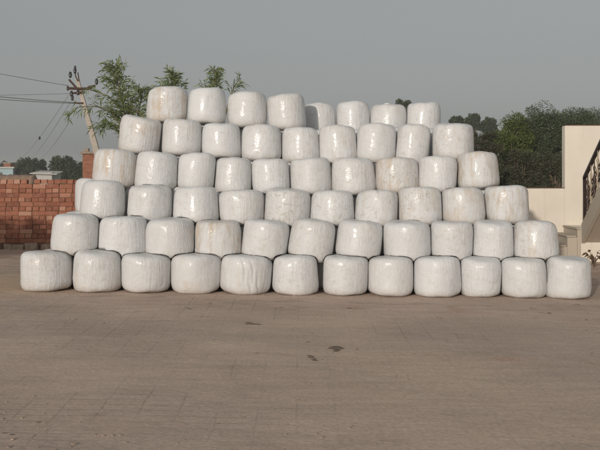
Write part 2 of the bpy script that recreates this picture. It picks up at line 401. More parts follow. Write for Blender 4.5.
# ------------------------------------------------------------------ bales
FRONT = {
 1: [(21.5,72,250.5,292,0),(74,121.5,250,291.5,0),(122,170.4,253.5,292,0),(172,220.4,253.3,293,0),(221,271,254.5,293.5,0),(273,318,254.5,294,0),
     (323,368,255,294.5,0),(368.6,412.8,256,295.5,0),(414.4,459.8,256,296.8,0),(460,500.6,256.7,297.8,0),(501,545.6,257.3,298.5,0),(545.6,590,256.5,299.5,0)],
 2: [(52,99,213.5,255,3),(100,147,216.5,256,1),(146.6,193.6,218.5,258,0),(195,241.7,220.5,258.5,1),(241.4,289,219.5,259,4),(288,336,217.5,262,9),
     (335.5,383,219.5,260,6),(383.6,430,221.5,260,0),(431,472,221.5,260,0),(472.6,512.8,221,260.5,0),(513,558,220.5,261,2)],
 3: [(81,125,180.5,220,2),(128.6,171.8,185.5,222.5,0),(174,218,187.5,224,0),(219.4,264,190,226,1),(265,310,188.5,227,2),(311,354,191,227,-1),
     (356,397.8,190.5,227,1),(398.4,441.6,187,227,-1),(442,484,188,224.5,0),(485,527.5,186,223.5,-1)],
 4: [(93,137,149,189.5,4),(135.4,178,152.5,193,1),(178.6,215,153.5,190.5,-1),(215,251.6,158,196,1),(251.6,289.8,159,195.5,-3),(290,331.6,158.5,195.5,-3),
     (331.4,375,157.8,196,-1),(375.6,418,158,195,0),(417.8,456.6,156.5,193,1),(457,498.5,152.3,189.5,-2)],
 5: [(118.6,162,116.3,156,7),(162.4,201.8,120,157,1),(202,241,123.5,159,1),(241.4,281.4,125.5,162.5,1),(282,319.4,128,164.5,0),(319.2,356.2,126,166.5,0),
     (356.2,395.4,124,164,1),(395.4,429.5,125,165.5,2),(432,473.4,123.5,161,-1)],
 6: [(148,187,87.5,123.5,0),(188,226,89,125.5,1),(227.6,267,93,129.5,-1),(267.4,305.5,94.5,132,-2)],
 7: [(303.5,335.6,104.5,140,0),(336,369.5,101.8,141,0),(370,406,105,141,1),(406.4,440,103,141,0)],
}
DEPTH = {1: 10.7, 2: 10.9, 3: 11.32, 4: 11.75, 5: 12.2, 6: 12.6, 7: 13.25}
# dirt, flecks by (row, index)
SOIL = {(1,1):(.35,.25),(1,4):(.25,.0),(1,0):(.3,.25),(2,3):(.95,.05),(2,0):(.15,.15),(2,5):(.25,.3),(2,10):(.45,.4),(3,4):(.15,.95),(3,6):(.25,.55),(3,5):(.1,.45),
        (3,7):(.55,.6),(3,8):(.5,.3),(3,9):(.75,.1),(4,0):(.75,.05),(4,7):(.75,.75),(4,9):(.75,.35),(4,6):(.15,.35),(5,0):(.45,.45),(5,8):(.35,.45),(5,4):(.2,.3),
        (5,5):(.3,.1),(5,3):(.15,.25),(6,0):(.9,.3),(1,10):(.15,.1),(5,1):(.2,.05),(4,4):(.05,.25),(2,2):(.15,0),(1,3):(.3,.0)}
ORD = ['first', 'second', 'third', 'fourth', 'fifth', 'sixth', 'seventh', 'eighth', 'ninth', 'tenth', 'eleventh', 'twelfth']
ROWN = {1: 'bottom row', 2: 'second row up', 3: 'third row up', 4: 'fourth row up', 5: 'fifth row up', 6: 'front part of the top row', 7: 'set-back right part of the top row'}
LOOK = {(1,0):'squat white wrapped bale with flared left foot, leftmost in the bottom row',
        (1,4):'white wrapped bale with slanting creases on its face, fifth from left in the bottom row',
        (1,11):'white wrapped bale with pleated right side, rightmost in the bottom row',
        (2,0):'slightly tilted white wrapped bale, leftmost in the second row up',
        (2,3):'white wrapped bale with tan stained left half, fourth from left, second row up',
        (2,5):'white wrapped bale tilted most to the right, sixth from left, second row up',
        (2,10):'vertically pleated white wrapped bale, rightmost in the second row up',
        (3,0):'white wrapped bale with another peeking out behind, leftmost in the third row up',
        (3,4):'white wrapped bale flecked with grey marks, fifth from left, third row up',
        (3,9):'tan tinged white wrapped bale, rightmost in the third row up, beside the cream wall',
        (4,0):'tan tinged white wrapped bale, leftmost in the fourth row up',
        (4,7):'brown mottled white wrapped bale, eighth from left in the fourth row up',
        (4,9):'tan streaked pleated bale, rightmost in the fourth row up, before the trees',
        (5,0):'white wrapped bale leaning to the right, leftmost in the fifth row up',
        (5,8):'big dusty white bale, rightmost in the fifth row up, against the trees',
        (6,0):'brown streaked wrapped bale at the left end of the top row',
        (7,2):'low white wrapped bale with a loose film flap on top, top row',
        (7,3):'tall white wrapped bale at the right end of the top row'}
PLACED = []   # (matrix_inverse, R, H/2, p, q, row, centre)

def bale_surface(rad, half, p, q, nth, nph, seed, creases=0, flare=0.0, pleat=0.0):
    g = np.random.default_rng(seed)
    th = np.linspace(-math.pi, math.pi, nth, endpoint=False)
    ph = np.linspace(-math.pi / 2, math.pi / 2, nph + 2)[1:-1]
    T, PH = np.meshgrid(th, ph)
    rr = np.abs(np.cos(PH)) ** (2.0 / p); zz = np.sign(np.sin(PH)) * np.abs(np.sin(PH)) ** (2.0 / q)
    k = np.ones_like(T)
    for (m, n, a) in [(2, 0.6, .022), (3, 1.0, .016), (4, 1.7, .011), (5, 2.3, .009), (7, 3.1, .006), (9, 4.0, .005)]:
        k += a * g.normal() * np.cos(m * T + g.uniform(0, 6.3) + n * zz * g.normal()) * (0.6 + 0.4 * np.cos(n * 2 * zz + g.uniform(0, 6.3)))
    k += g.normal(0, .020) * zz - (.012 + .012 * g.random()) * zz                   # settled: a little wider low down
    k += .011 - .045 * zz ** 2                                                        # barrel sides
    k += flare * np.clip(-zz - 0.2, 0, 1) * np.exp(-((T + 1.3) / 0.9) ** 2)
    pl = np.zeros_like(T)
    for m in (11, 17, 23, 31):
        pl += np.sin(m * T + g.uniform(0, 6.3) + 1.2 * np.sin(2 * zz + g.uniform(0, 6))) * g.uniform(.2, 1)
    k += (.0016 + pleat) * pl * (0.5 + 0.5 * np.sin(T * 1.7 + g.uniform(0, 6)))
    for _ in range(int(g.integers(3, 7))):                                            # dents
        t0 = g.uniform(-2.0, 2.0); z0 = g.uniform(-.8, .9); s = g.uniform(.14, .4)
        k -= g.uniform(.006, .032) * np.exp(-(((T - t0) / s) ** 2 + ((zz - z0) / (s * 1.2)) ** 2))
    for i in range(creases):                                                          # slanting folds in the film
        t0 = -0.25 + 0.33 * i; sl = 0.28
        dline = T - t0 - sl * (0.3 - zz)
        fd = np.clip(1.0 - np.abs(zz) / .9, 0, 1) ** .5
        k += (-.045 * np.exp(-(dline / 0.045) ** 2) + .022 * np.exp(-((dline + .11) / 0.06) ** 2)) * fd
    shx = g.normal(0, .025) * half
    X = rad * rr * k * np.sin(T) + shx * zz; Y = -rad * rr * k * np.cos(T); Z = half * zz
    Z = Z + half * (.03 * np.sin(2 * T + g.uniform(0, 6)) + .035 * np.sin(T + g.uniform(0, 6)) + .018 * np.sin(5 * T + g.uniform(0, 6))) * np.clip((np.abs(zz) - .5) * 2, 0, 1) * np.sign(zz) * rr
    crown = .02 * half * (1 - rr ** 2)                                               # ends slightly domed
    Z = Z + np.sign(zz) * crown
    v = np.stack([X, Y, Z], -1).reshape(-1, 3)
    v = np.vstack([v, [[0, 0, -half * 1.02], [0, 0, half * 1.02]]])
    f = []
    for j in range(nph - 1):
        for i in range(nth):
            f.append((j * nth + i, j * nth + (i + 1) % nth, (j + 1) * nth + (i + 1) % nth, (j + 1) * nth + i))
    b, tp = nth * nph, nth * nph + 1
    for i in range(nth):
        f.append((b, (i + 1) % nth, i)); f.append((tp, (nph - 1) * nth + i, (nph - 1) * nth + (i + 1) % nth))
    return v, f

def make_bale(c, rad, half, tilt, row, seed, fine=True, soil=(0, 0), label='', group='', **kw):
    g = np.random.default_rng(seed + 500)
    p, q = g.uniform(5.8, 7.8), g.uniform(6.2, 8.2)
    nth, nph = (72, 40) if fine else (36, 22)
    if kw.get('creases'): nth, nph = 180, 64
    v, f = bale_surface(rad, half, p, q, nth, nph, seed, **kw)
    rot = Euler((R(g.normal(0, 1.6) - {1: 0, 2: 1.5}.get(row, 2.6)), R(tilt + g.normal(0, 1.1)), R(g.uniform(-20, 20)))).to_matrix().to_4x4()
    mw = Matrix.Translation(c) @ rot
    mn = np.array(mw)
    wv = v @ mn[:3, :3].T + mn[:3, 3]
    for (inv, r2, h2, p2, q2, row2, c2) in PLACED:
        dx, dy, dz = c[0] - c2[0], c[1] - c2[1], c[2] - c2[2]
        if dx * dx + dy * dy > (rad + r2) ** 2 * 1.15 or abs(dz) > (half + h2) * 1.1: continue
        for it in range(26):
            l = wv @ inv[:3, :3].T + inv[:3, 3]
            ins = ((np.hypot(l[:, 0], l[:, 1]) / r2) ** p2 + np.abs(l[:, 2] / (h2 * 1.03)) ** q2) < 1.0
            if not ins.any(): break
            if row2 < row: wv[ins, 2] += .007
            else:
                a = wv[ins] - np.array(c2); a[:, 2] = 0
                wv[ins] += a / np.maximum(np.linalg.norm(a, axis=1, keepdims=True), 1e-4) * .006
    gz = np.array([ground_z(x) for x in wv[:, 0]]) + .002
    wv[:, 2] = np.maximum(wv[:, 2], gz)
    inv = np.linalg.inv(mn)
    lv = wv @ inv[:3, :3].T + inv[:3, 3]
    o = obj('silage_bale', lv.tolist(), f, M['film'], None, True)
    o.matrix_world = mw
    o.color = (soil[0], soil[1], float(g.random()), 1)
    PLACED.append((inv, rad, half, p, q, row, tuple(c)))
    tag(o, label, 'bale', group)
    return o

def bale_geom(row, b, d):
    x0, x1, y0, y1, t = b
    rad = (x1 - x0) * d / F / 2
    c = P((x0 + x1) / 2, (y0 + y1) / 2, d)
    half = (y1 - y0) * d / F / 2
    if row == 1:                       # stands on the yard
        top = c.z + half - .012; bot = ground_z(c.x)
        c.z = (top + bot) / 2; half = (top - bot) / 2 + .004
    rad *= 1.015; tr = abs(math.sin(R(t)))           # a tilted bale has a larger box
    return c, rad * (1 - .55 * tr), half * (1 - .55 * tr)

HID = 'white wrapped bale buried inside the stack behind its front rows'
for row in (1, 2, 3, 4, 5, 6, 7):
    for i, b in enumerate(FRONT[row]):
        d = DEPTH[row] + random.uniform(-.03, .03)
        c, rad, half = bale_geom(row, b, d)
        n = len(FRONT[row])
        lab = LOOK.get((row, i)) or 'white wrapped bale, %s from left in the %s' % (ORD[i], ROWN[row])
        kw = {}
        if (row, i) == (1, 4): kw['creases'] = 2
        if (row, i) == (1, 0): kw['flare'] = .10
        if (row, i) in ((1, 11), (2, 10), (4, 9), (4, 7), (3, 9)): kw['pleat'] = .0035
        s = SOIL.get((row, i), (random.uniform(.0, .22), random.uniform(.0, .35)))
        s = (min(1, s[0] * 1.25), min(1, s[1] * 1.35))
        o = make_bale(c, rad, half, b[4], row, row * 100 + i, True, s, lab, 'white wrapped bales stacked in the yard', **kw)
        if (row, i) == (7, 2):         # loose film flap standing up on top
            g = [(-.12 + .022 * k, -.10 + .012 * math.sin(k * 1.3), half * 1.0 + z) for k in range(6) for z in (-.05, .014 * math.sin(.3 + k * .5) + .004)]
            fl = obj('film_flap', g + [(p[0] + .004, p[1] + .006, p[2]) for p in g],
                     [(2 * k, 2 * k + 2, 2 * k + 3, 2 * k + 1) for k in range(5)] + [(12 + 2 * k, 13 + 2 * k, 15 + 2 * k, 14 + 2 * k) for k in range(5)], M['film'], o, True)
            fl.color = (0, 0, .3, 1)
    if row <= 5:                        # bales behind the front ones
        for i, b in enumerate(FRONT[row]):
            d0 = DEPTH[row]; c, rad, half = bale_geom(row, b, d0)
            k_n = 2 if (c.x * F / c.y + 300 > 285 and c.x * F / c.y + 300 < 452) else 1
            for k in range(1, k_n + 1):
                pitch = 2 * rad * 1.02
                sh = ((-.45 if i else 0) if row <= 3 else .5) * pitch * (1 if k == 1 else 0)
                if i == len(FRONT[row]) - 1: sh = min(sh, .12)
                cc = Vector((c.x + sh + random.uniform(-.02, .02), d0 + .545 * k, c.z + random.uniform(-.02, 0)))
                lab = HID
                if i == 0 and k == 1 and row in (1, 2, 3):
                    cc.x += {1: .04, 2: -.02, 3: -.20}[row]
                    cc.z += {1: .0, 2: .02, 3: .03}[row]
                    lab = {1: 'white wrapped bale behind the leftmost bottom bale, only its left edge showing',
                           2: 'white wrapped bale behind the leftmost second-row bale, only its top edge showing',
                           3: 'white wrapped bale peeking out behind the leftmost third-row bale'}[row]
                fine = i == 0
                make_bale(cc, rad * .985, half * .97, random.uniform(-1, 1), row, row * 100 + i + 40 * k, fine, (.1, .1), lab,
                          'bales behind the front rows')

# ------------------------------------------------------------------ brick wall on the left
def brick_meshes(lx, n):
    out = []
    for k in range(n):
        m = MB(); m.box(-lx / 2, lx / 2, -.055, .055, -.0365, .0365, .006, .003)
        out.append(mesh('brick', m.v, m.f, M['brick']))
    return out
def build_brick_wall():
    D = 15.8
    root = empty('brick_wall', (-4.6, D, ground_z(-4.6)))
    tag(root, 'low unplastered red brick wall behind the left end of the bales', 'wall')
    head, stre = brick_meshes(.108, 4), brick_meshes(.226, 4)
    z0 = .115; ch = .0795; nrow = 13
    core = MB().box(-3.6, 5.4, -.040, .20, -.10, z0 + ch * nrow - .05)
    core.build('mortar_core', M['mud'], root)
    rest = MB()
    for r in range(nrow + 1):
        hd = (r % 2 == 1)
        pitch = .1165 if hd else .2335
        x = -3.55 + (.03 if hd else .09)
        while x < 5.3:
            if r == nrow and random.random() < .06: x += pitch; continue
            dy = random.gauss(0, .005); dz = random.gauss(0, .0025); lx = .108 if hd else .226
            z = z0 + ch * (r + .5)
            if -1.0 < x < 1.05:
                o = bpy.data.objects.new('brick', random.choice(head if hd else stre))
                o.location = (x, dy, z + dz); o.rotation_euler = (0, random.gauss(0, .012), random.gauss(0, .03))
                link(o, root)
            else:
                rest.box(x - lx / 2, x + lx / 2, -.055 + dy, .055 + dy, z - .0365 + dz, z + .0365 + dz, 0, .002)
            x += pitch + random.uniform(-.004, .004)
    tag(rest.build('brick_courses', M['brickfar'], root), kind='stuff')
    x = -3.5
    while x < 5.2:                      # rubble foot course
        wd = random.uniform(.13, .26)
        if -1.0 < x < 1.0:
            m = MB().box(-wd / 2, wd / 2, -.09, .09, -.10, .10, .025, .012)
            o = m.build('stone', M['stone'], root); o.location = (x, -.02 + random.uniform(-.03, .02), .01 + random.uniform(-.02, .015))
        x += wd + .012
build_brick_wall()

# ------------------------------------------------------------------ cream wall, stairs and railing on the right
def build_right():
    D = 15.8; s = D / F
    root = empty('compound_wall', (4.6, D, ground_z(4.6)))
    tag(root, 'cream plastered wall stepping up to a tall block right of the bales', 'wall')
    g = ground_z(4.6)
    xt = (565 - 300) * s - 4.6; zl = EYE - 18.4 * s - g; zt = EYE + 44.3 * s - g
    low = MB().box(-3.6, xt - .001, 0, .19, -.2, zl, .006); low.build('low_wall', M['plaster'], root)
    MB().box(-3.6, xt - .004, -.004, .196, zl + .001, zl + .012, .003).build('coping', M['coping'], root)
    MB().box(xt, 5.4, -.003, .193, -.2, zt, .012).build('tall_wall', M['plaster'], root)
    MB().box(xt + .01, 5.41, .004, .19, zt + .001, zt + .014, .004).build('coping', M['coping'], root)

    # stairs: three steps up from the left to a landing, then a flight rising towards the viewer
    A = P(581, 228, 15.0); xa = A.x; zl_ = A.z
    st = empty('staircase', (xa, 15.0, ground_z(xa)))
    tag(st, 'cement staircase with grey steps rising out of frame at the right edge', 'staircase')
    gz = ground_z(xa)
    L = lambda x, y, z: (x - xa, y - 15.0, z - gz)
    def bx(name, x0, x1, y0, y1, z0, z1, mat, bev=.008):
        a = L(x0, y0, z0); b = L(x1, y1, z1)
        return MB().box(a[0], b[0], a[1], b[1], a[2], b[2], bev).build(name, mat, st)
    zs = [EYE - (y - 170) * 15 / F for y in (245, 235.5, 228)]
    xs_ = [(p - 300) * 15 / F for p in (557, 567.5, 577.5)]
    for k in range(3):
        x1 = (xs_[k + 1] - .002) if k < 2 else xa - .003
        bx('step', xs_[k], x1, 15.0, 15.79, gz - .1, zs[k] - .03, M['step'], .006)
        bx('tread', xs_[k] - .02, x1 - (.02 if k < 2 else 0), 14.985, 15.79, zs[k] - .028, zs[k], M['cement'], .005)
    bx('landing', xa, xa + 1.25, 15.0, 15.79, gz - .1, zl_ - .001, M['plaster'])
    # flight
    rise, go, n = .185, .264, 11
    th = .25
    # waist slab profile in (y,z), extruded in x
    y0, z0 = 14.998, zl_ - .24
    prof_b = [(y0, z0), (y0 - n * go, z0 + n * rise)]
    prof_t = [(y0 - n * go, z0 + n * rise + .20), (y0, z0 + .20)]
    pr = prof_b + prof_t
    def extr(pr, x0, x1, name, mat):
        v = [L(x0, a, b) for a, b in pr] + [L(x1, a, b) for a, b in pr]; m = len(pr)
        f = [tuple(range(m)), tuple(range(2 * m - 1, m - 1, -1))] + [(i, m + i, m + (i + 1) % m, (i + 1) % m) for i in range(m)]
        return obj(name, v, f, mat, st)
    extr(pr, xa + .06, xa + 1.15, 'flight_slab', M['cement'])
    # string along the left edge, a little proud
    e = .02
    extr([(y0 - e, z0 - .01), (y0 - n * go, z0 + n * rise - .01), (y0 - n * go, z0 + n * rise + .30), (y0 - e, z0 + .31)], xa, xa + .058, 'string', M['step'])
    for k in range(n):
        ya = y0 - k * go; zb = zl_ + k * rise
        bx('flight_step', xa + .062, xa + 1.148, ya - go - .012, ya - .0, zb - .02 + .0, zb + rise - .03, M['step'], .004)
    yt = y0 - n * go
    bx('upper_landing', xa, xa + 1.15, yt - 1.2, yt - .002, zl_ + n * rise - .36, zl_ + n * rise - .03, M['cement'])
    for (px_, py_) in ((xa + .12, yt - 1.1), (xa + 1.0, yt - 1.1), (xa + 1.0, yt - .15)):
        bx('column', px_ - .11, px_ + .11, py_ - .11, py_ + .11, gz - .1, zl_ + n * rise - .361, M['plaster'])

    # railing on the string
    xr = xa + .03; slope = rise / go
    rl = empty('stair_railing', (xr, 14.93, zl_ + .1))
    tag(rl, 'dark brown handrail with ornate bronze balusters climbing the stairs', 'railing')
    Lr = lambda x, y, z: Vector((x - xr, y - 14.93, z - (zl_ + .1)))
    yn = 14.9; zn_top = EYE - 9 * yn / F; zn_bot = z0 + .30 + (y0 - yn) * slope + .0
    a = Lr(xr, yn, zn_bot - .02); b = Lr(xr, yn, zn_top)
    MB().box(a.x - .026, a.x + .026, a.y - .026, a.y + .026, a.z, b.z, .006).build('newel_post', M['rail'], rl)
    hl = 2.75
    def hand(off, hw, hh, name):
        p0 = Lr(xr, yn + .02, zn_top + off); p1 = Lr(xr, yn - hl, zn_top + off + hl * slope)
        v = []
        for p in (p0, p1):
            for dx, dz in ((-hw, -hh), (hw, -hh), (hw * .8, hh), (-hw * .8, hh)): v.append((p.x + dx, p.y, p.z + dz))
        obj(name, v, [(0, 1, 2, 3), (7, 6, 5, 4), (0, 4, 5, 1), (1, 5, 6, 2), (2, 6, 7, 3), (3, 7, 4, 0)], M['rail'], rl)
    hand(.02, .03, .028, 'handrail')
    hand(-.52, .012, .01, 'lower_rail')
    gap = zn_top - zn_bot
    k = 0; y = yn - .16
    while y > yn - hl + .05:
        zb = zn_bot + (yn - y) * slope; hgt = gap
        p = Lr(xr, y, zb)
        prof = [(.012, -.04), (.012, .05), (.026, .07), (.014, .10), (.030, .17), (.018, .25), (.012, .30), (.032, .36), (.014, .42), (.012, .47), (.024, .53), (.011, .57), (.010, hgt + .0)]
        bal = MB().lathe(prof, p, 8).build('baluster', M['silver'] if k % 2 else M['cast'], rl, True)
        for (zc, sg) in ((.21, 1), (.40, -1)):           # scroll castings either side
            m = MB()
            for sd in (-1, 1):
                pts = []
                for q in range(11):
                    an = q / 10 * 5.2; rr = .052 * (1 - .07 * q)
                    pts.append(p + Vector((0, sd * (.055 + rr * math.cos(an) * .9), zc + sg * rr * math.sin(an) * 1.25 + sd * -.055 * slope)))
                m.tube(pts, .009, 5)
            m.build('scroll', M['cast'], bal, True)
        k += 1; y -= .165
build_right()

# ------------------------------------------------------------------ foliage builders
def leaves_mesh(name, cs, ax, nr, ln, wd, mat, parent, bend=0.0):
    """diamond leaves: centre/base cs, direction ax, normal nr, length ln, width wd (arrays)"""
    n = len(cs)
    ax = ax / np.linalg.norm(ax, axis=1, keepdims=True)
    sd = np.cross(ax, nr); sd /= np.maximum(np.linalg.norm(sd, axis=1, keepdims=True), 1e-6)
    ln = ln[:, None]; wd = wd[:, None]
    tip = cs + ax * ln; tip[:, 2] -= bend * ln[:, 0]
    mid = cs + ax * ln * .45; mid[:, 2] -= bend * ln[:, 0] * .2
    v = np.stack([cs, mid + sd * wd / 2, tip, mid - sd * wd / 2], 1).reshape(-1, 3)
    me = bpy.data.meshes.new(name)
    me.vertices.add(4 * n); me.vertices.foreach_set('co', v.astype(np.float32).ravel())
    me.loops.add(4 * n); me.loops.foreach_set('vertex_index', np.arange(4 * n, dtype=np.int32))
    me.polygons.add(n); me.polygons.foreach_set('loop_start', np.arange(0, 4 * n, 4, dtype=np.int32))
    me.materials.append(mat); me.update(calc_edges=True); me.validate()
    return link(bpy.data.objects.new(name, me), parent)

def bushy_tree(name, label, px, ptop, d, half_px, mat, n_leaf, leaf, group, cat='tree', base_z=None, squat=.5, clumps=40, seed=0, trunk_r=.08, depth_k=1.0, elong=2.2, droop=0.0):
    g = np.random.default_rng(seed)
    top = P(px, ptop, d); rx = half_px * d / F
    bz = -.05 if base_z is None else base_z
    H = top.z - bz
    root = empty(name, (top.x, d, bz)); tag(root, label, cat, group)
    # clump centres in an uneven crown volume
    cl = []; czm = H * (1 - squat * .5)
    while len(cl) < clumps:
        u = g.normal(size=3); u /= np.linalg.norm(u); rr = g.random() ** .45
        u = np.sign(u) * np.abs(u) ** .75
        p = np.array([u[0] * rr * rx * .82, u[1] * rr * rx * .8 * depth_k, czm + u[2] * rr * H * squat * .44])
        if p[2] < H * .04: continue
        cl.append(p)
    cl = np.array(cl); cr = g.uniform(.55, 1.25, len(cl)) * min(rx, H * squat) * .30
    m = MB()
    m.tube([(0, 0, 0), (.04 * rx, 0, H * .25), (-.03 * rx, 0, H * .5), (0, 0, H * .75)], [trunk_r, trunk_r * .8, trunk_r * .5, trunk_r * .2], 8)
    for k in range(min(len(cl), 70)):
        p = cl[k]; z0 = H * g.uniform(.08, .45)
        m.tube([(0, 0, z0), (p[0] * .45, p[1] * .45, (z0 + p[2]) * .5), tuple(p)], [trunk_r * .5, trunk_r * .3, trunk_r * .08], 5, False)
    m.build('trunk', M['bark'], root, True)
    idx = g.integers(0, len(cl), n_leaf)
    u = g.normal(size=(n_leaf, 3)); u /= np.linalg.norm(u, axis=1, keepdims=True)
    rr = g.random(n_leaf) ** .42
    cs = cl[idx] + u * (rr * cr[idx])[:, None] * np.array([1.1, 1.1, .85])
    cs[:, 2] = np.maximum(cs[:, 2], .05)
    ax = u * .8 + g.normal(size=(n_leaf, 3)) * .7; ax[:, 2] -= droop
    ln = g.uniform(.6, 1.3, n_leaf) * leaf
    leaves_mesh('crown', cs, ax, g.normal(size=(n_leaf, 3)), ln, ln / elong, mat, root)
    return root

# trees on the right, behind the low cream wall
TR = 'thicket of trees beyond the cream wall'
bushy_tree('thorn_tree', 'big dark green feathery tree beyond the low wall, filling the gap', 541, 103.5, 33, 33, M['leaf_grey'], 85000, .075, TR, squat=.96, clumps=220, seed=1, depth_k=.7, elong=2.8)
bushy_tree('thorn_tree', 'broad feathery tree behind the corner of the tall cream block', 576, 102.5, 34, 32, M['leaf_grey'], 70000, .075, TR, squat=.94, clumps=170, seed=8, depth_k=.7, elong=2.8)
bushy_tree('thorn_tree', 'dark feathery tree rising above the tall cream wall at the right edge', 606, 103, 35, 36, M['leaf_grey'], 50000, .075, TR, squat=.92, clumps=160, seed=2, depth_k=.7, elong=2.8)
bushy_tree('leafy_tree', 'yellowish green leafy tree left of the big dark tree', 512, 111, 32, 25, M['leaf_light'], 46000, .07, TR, squat=.97, clumps=130, seed=3, depth_k=.8)
bushy_tree('dark_shrub', 'dark brownish shrub just right of the fifth-row end bale', 482, 123, 29, 24, M['leaf_dark'], 32000, .065, TR, 'shrub', squat=1.0, clumps=60, seed=4, depth_k=.8)
bushy_tree('dark_shrub', 'low dark shrub at the foot of the yellowish tree', 521, 146, 29.5, 26, M['leaf_dark'], 26000, .065, TR, 'shrub', squat=1.0, clumps=60, seed=5, depth_k=.6)
bushy_tree('dark_shrub', 'low dark shrub beside the tall cream block', 556, 146, 29, 24, M['leaf_dark'], 22000, .065, TR, 'shrub', squat=1.0, clumps=60, seed=6, depth_k=.6)
FT = 'far small trees showing over the right of the stack'
for (px, pt, hp, sd, lab) in ((457, 116.2, 7, 11, 'small far tree crown just above the fifth-row end bale'),
                              (473, 114.5, 9, 12, 'round far tree crown between the end bale and the thicket'),
                              (489, 119, 8, 13, 'far tree crown touching the yellowish green tree'),
                              (403, 99.8, 9, 14, 'small green tree top poking up behind the top row of bales')):
    bushy_tree('far_tree', lab, px, pt, 100, hp, M['leaf_far'], 6000, .26, FT, squat=.24, clumps=40, seed=sd, trunk_r=.09)

# far trees on the left
FL = 'far trees over the brick wall'
for (px, pt, hp, d, sd, lab) in ((28, 156.6, 13, 120, 21, 'round far green tree left of the long pale shed'),
                             (40, 158.5, 6, 124, 25, 'small far tree between the two larger ones over the wall'),
                             (60, 154.8, 15, 112, 22, 'dark far tree right of the pale shed, before the brick room'),
                             (77, 161.5, 8, 105, 26, 'low far shrub at the foot of the brick room'),
                             (10, 160.5, 9, 150, 23, 'low far tree above the pale blue building'),
                             (-8, 160, 10, 150, 24, 'far tree at the left edge over the brick wall')):
    bushy_tree('far_tree', lab, px, pt, d, hp, M['leaf_far'], 6500, .30, FL, base_z=-.3, squat=.95, clumps=45, seed=sd, trunk_r=.16)

# ------------------------------------------------------------------ narrow-leaved saplings behind the pile
def plume_tree(label, base_px, d, stems, seed, leaf=.175):
    g = np.random.default_rng(seed)
    b = P(base_px, 170, d); root = empty('narrow_leaf_tree', (b.x, d, 0))
    tag(root, label, 'tree', 'narrow-leaved young trees behind the stack')
    m = MB(); CS, AX, LN = [], [], []
    for (pts, dens, start, spread) in stems:
        W = []
        for k, (px, py, dd) in enumerate(pts):
            q = P(px, py, d + dd); W.append(q - Vector((b.x, d, 0)))
        # smooth resample
        S = []
        for k in range(len(W) - 1):
            for t in np.linspace(0, 1, 8, endpoint=False): S.append(W[k].lerp(W[k + 1], t))
        S.append(W[-1])
        n = len(S); m.tube(S, [.017 * (1 - .85 * i / (n - 1)) + .003 for i in range(n)], 6)
        length = sum((S[i + 1] - S[i]).length for i in range(n - 1))
        cnt = int(length * dens * .45)
        for c in range(cnt):
            t = start + (1 - start) * (c + g.random()) / cnt
            x = t * (n - 1); i = min(int(x), n - 2); p = S[i].lerp(S[i + 1], x - i); tg = (S[i + 1] - S[i]).normalized()
            rnd = Vector(g.normal(size=3)); side = (rnd - tg * rnd.dot(tg)).normalized()
            # a slim curved twig with leaves set alternately along it
            tw = spread * g.uniform(.35, 1.15) * (1.2 - .75 * t)
            q1 = p + side * tw * .55 + tg * tw * .45; q2 = p + side * tw * .95 + tg * tw * .85 + Vector((0, 0, -.10 * tw))
            m.tube([p, q1, q2], [.0045, .003, .0015], 4, False)
            nl = max(4, int(tw / .030))
            for q in range(nl):
                u = (q + .6) / nl; a = p.lerp(q1, u * 2) if u < .5 else q1.lerp(q2, u * 2 - 1)
                ax = ((q1 - p) if u < .5 else (q2 - q1)).normalized(); rv = Vector(g.normal(size=3)); sd2 = (rv - ax * rv.dot(ax)).normalized()
                CS.append(a); AX.append(ax * g.uniform(.6, 1.0) + sd2 * g.uniform(.35, .9) + Vector((0, 0, g.uniform(-.25, .15)))); LN.append(leaf * g.uniform(.5, 1.05))
    m.build('trunk', M['stem'], root, True)
    n = len(CS); LN = np.array(LN)
    leaves_mesh('crown', np.array([tuple(c) for c in CS]), np.array([tuple(a) for a in AX]), g.normal(size=(n, 3)), LN, LN * .15, M['leaf_narrow'], root, .25)
plume_tree('tall bushy narrow-leaved sapling left of the top of the stack', 128, 17.0,
    [([(128, 268, 0), (130, 180, 0), (126, 120, 0), (119, 88, 0), (114, 66, 0)], 95, .40, .44),
     ([(129, 170, 0), (136, 125, .1), (141, 100, .2), (143, 90, .2)], 90, .3, .36),
     ([(127, 135, 0), (112, 112, -.1), (96, 106, -.2), (78, 107, -.3), (68, 117, -.3)], 30, .25, .20),
     ([(128, 150, 0), (116, 128, .1), (106, 120, .1), (99, 128, .1)], 52, .2, .30),
     ([(124, 112, 0), (108, 96, .1), (97, 92, .1), (86, 88, 0)], 26, .3, .18),
     ([(126, 120, 0), (133, 105, -.2), (138, 112, -.3), (148, 118, -.3)], 60, .05, .32)], 41)
plume_tree('narrow-leaved sapling tip behind the leftmost top-row bale', 172, 17.0,
    [([(172, 268, 0), (170, 160, 0), (171, 100, 0), (173, 73, 0)], 40, .76, .26),
     ([(171, 120, 0), (164, 95, .1), (162, 82, .1)], 30, .5, .2), ([(171, 120, 0), (180, 96, .1), (182, 83, .1)], 30, .5, .2)], 42)
plume_tree('narrow-leaved sapling with two spread tips behind the second and third top bales', 222, 17.0,
    [([(224, 268, 0), (222, 160, 0), (218, 100, 0), (215, 70, 0)], 36, .76, .26),
     ([(222, 130, 0), (229, 100, .1), (234, 87, .1), (240, 78, .1)], 34, .4, .22),
     ([(221, 130, 0), (209, 96, 0), (204, 84, 0)], 28, .5, .18)], 43)

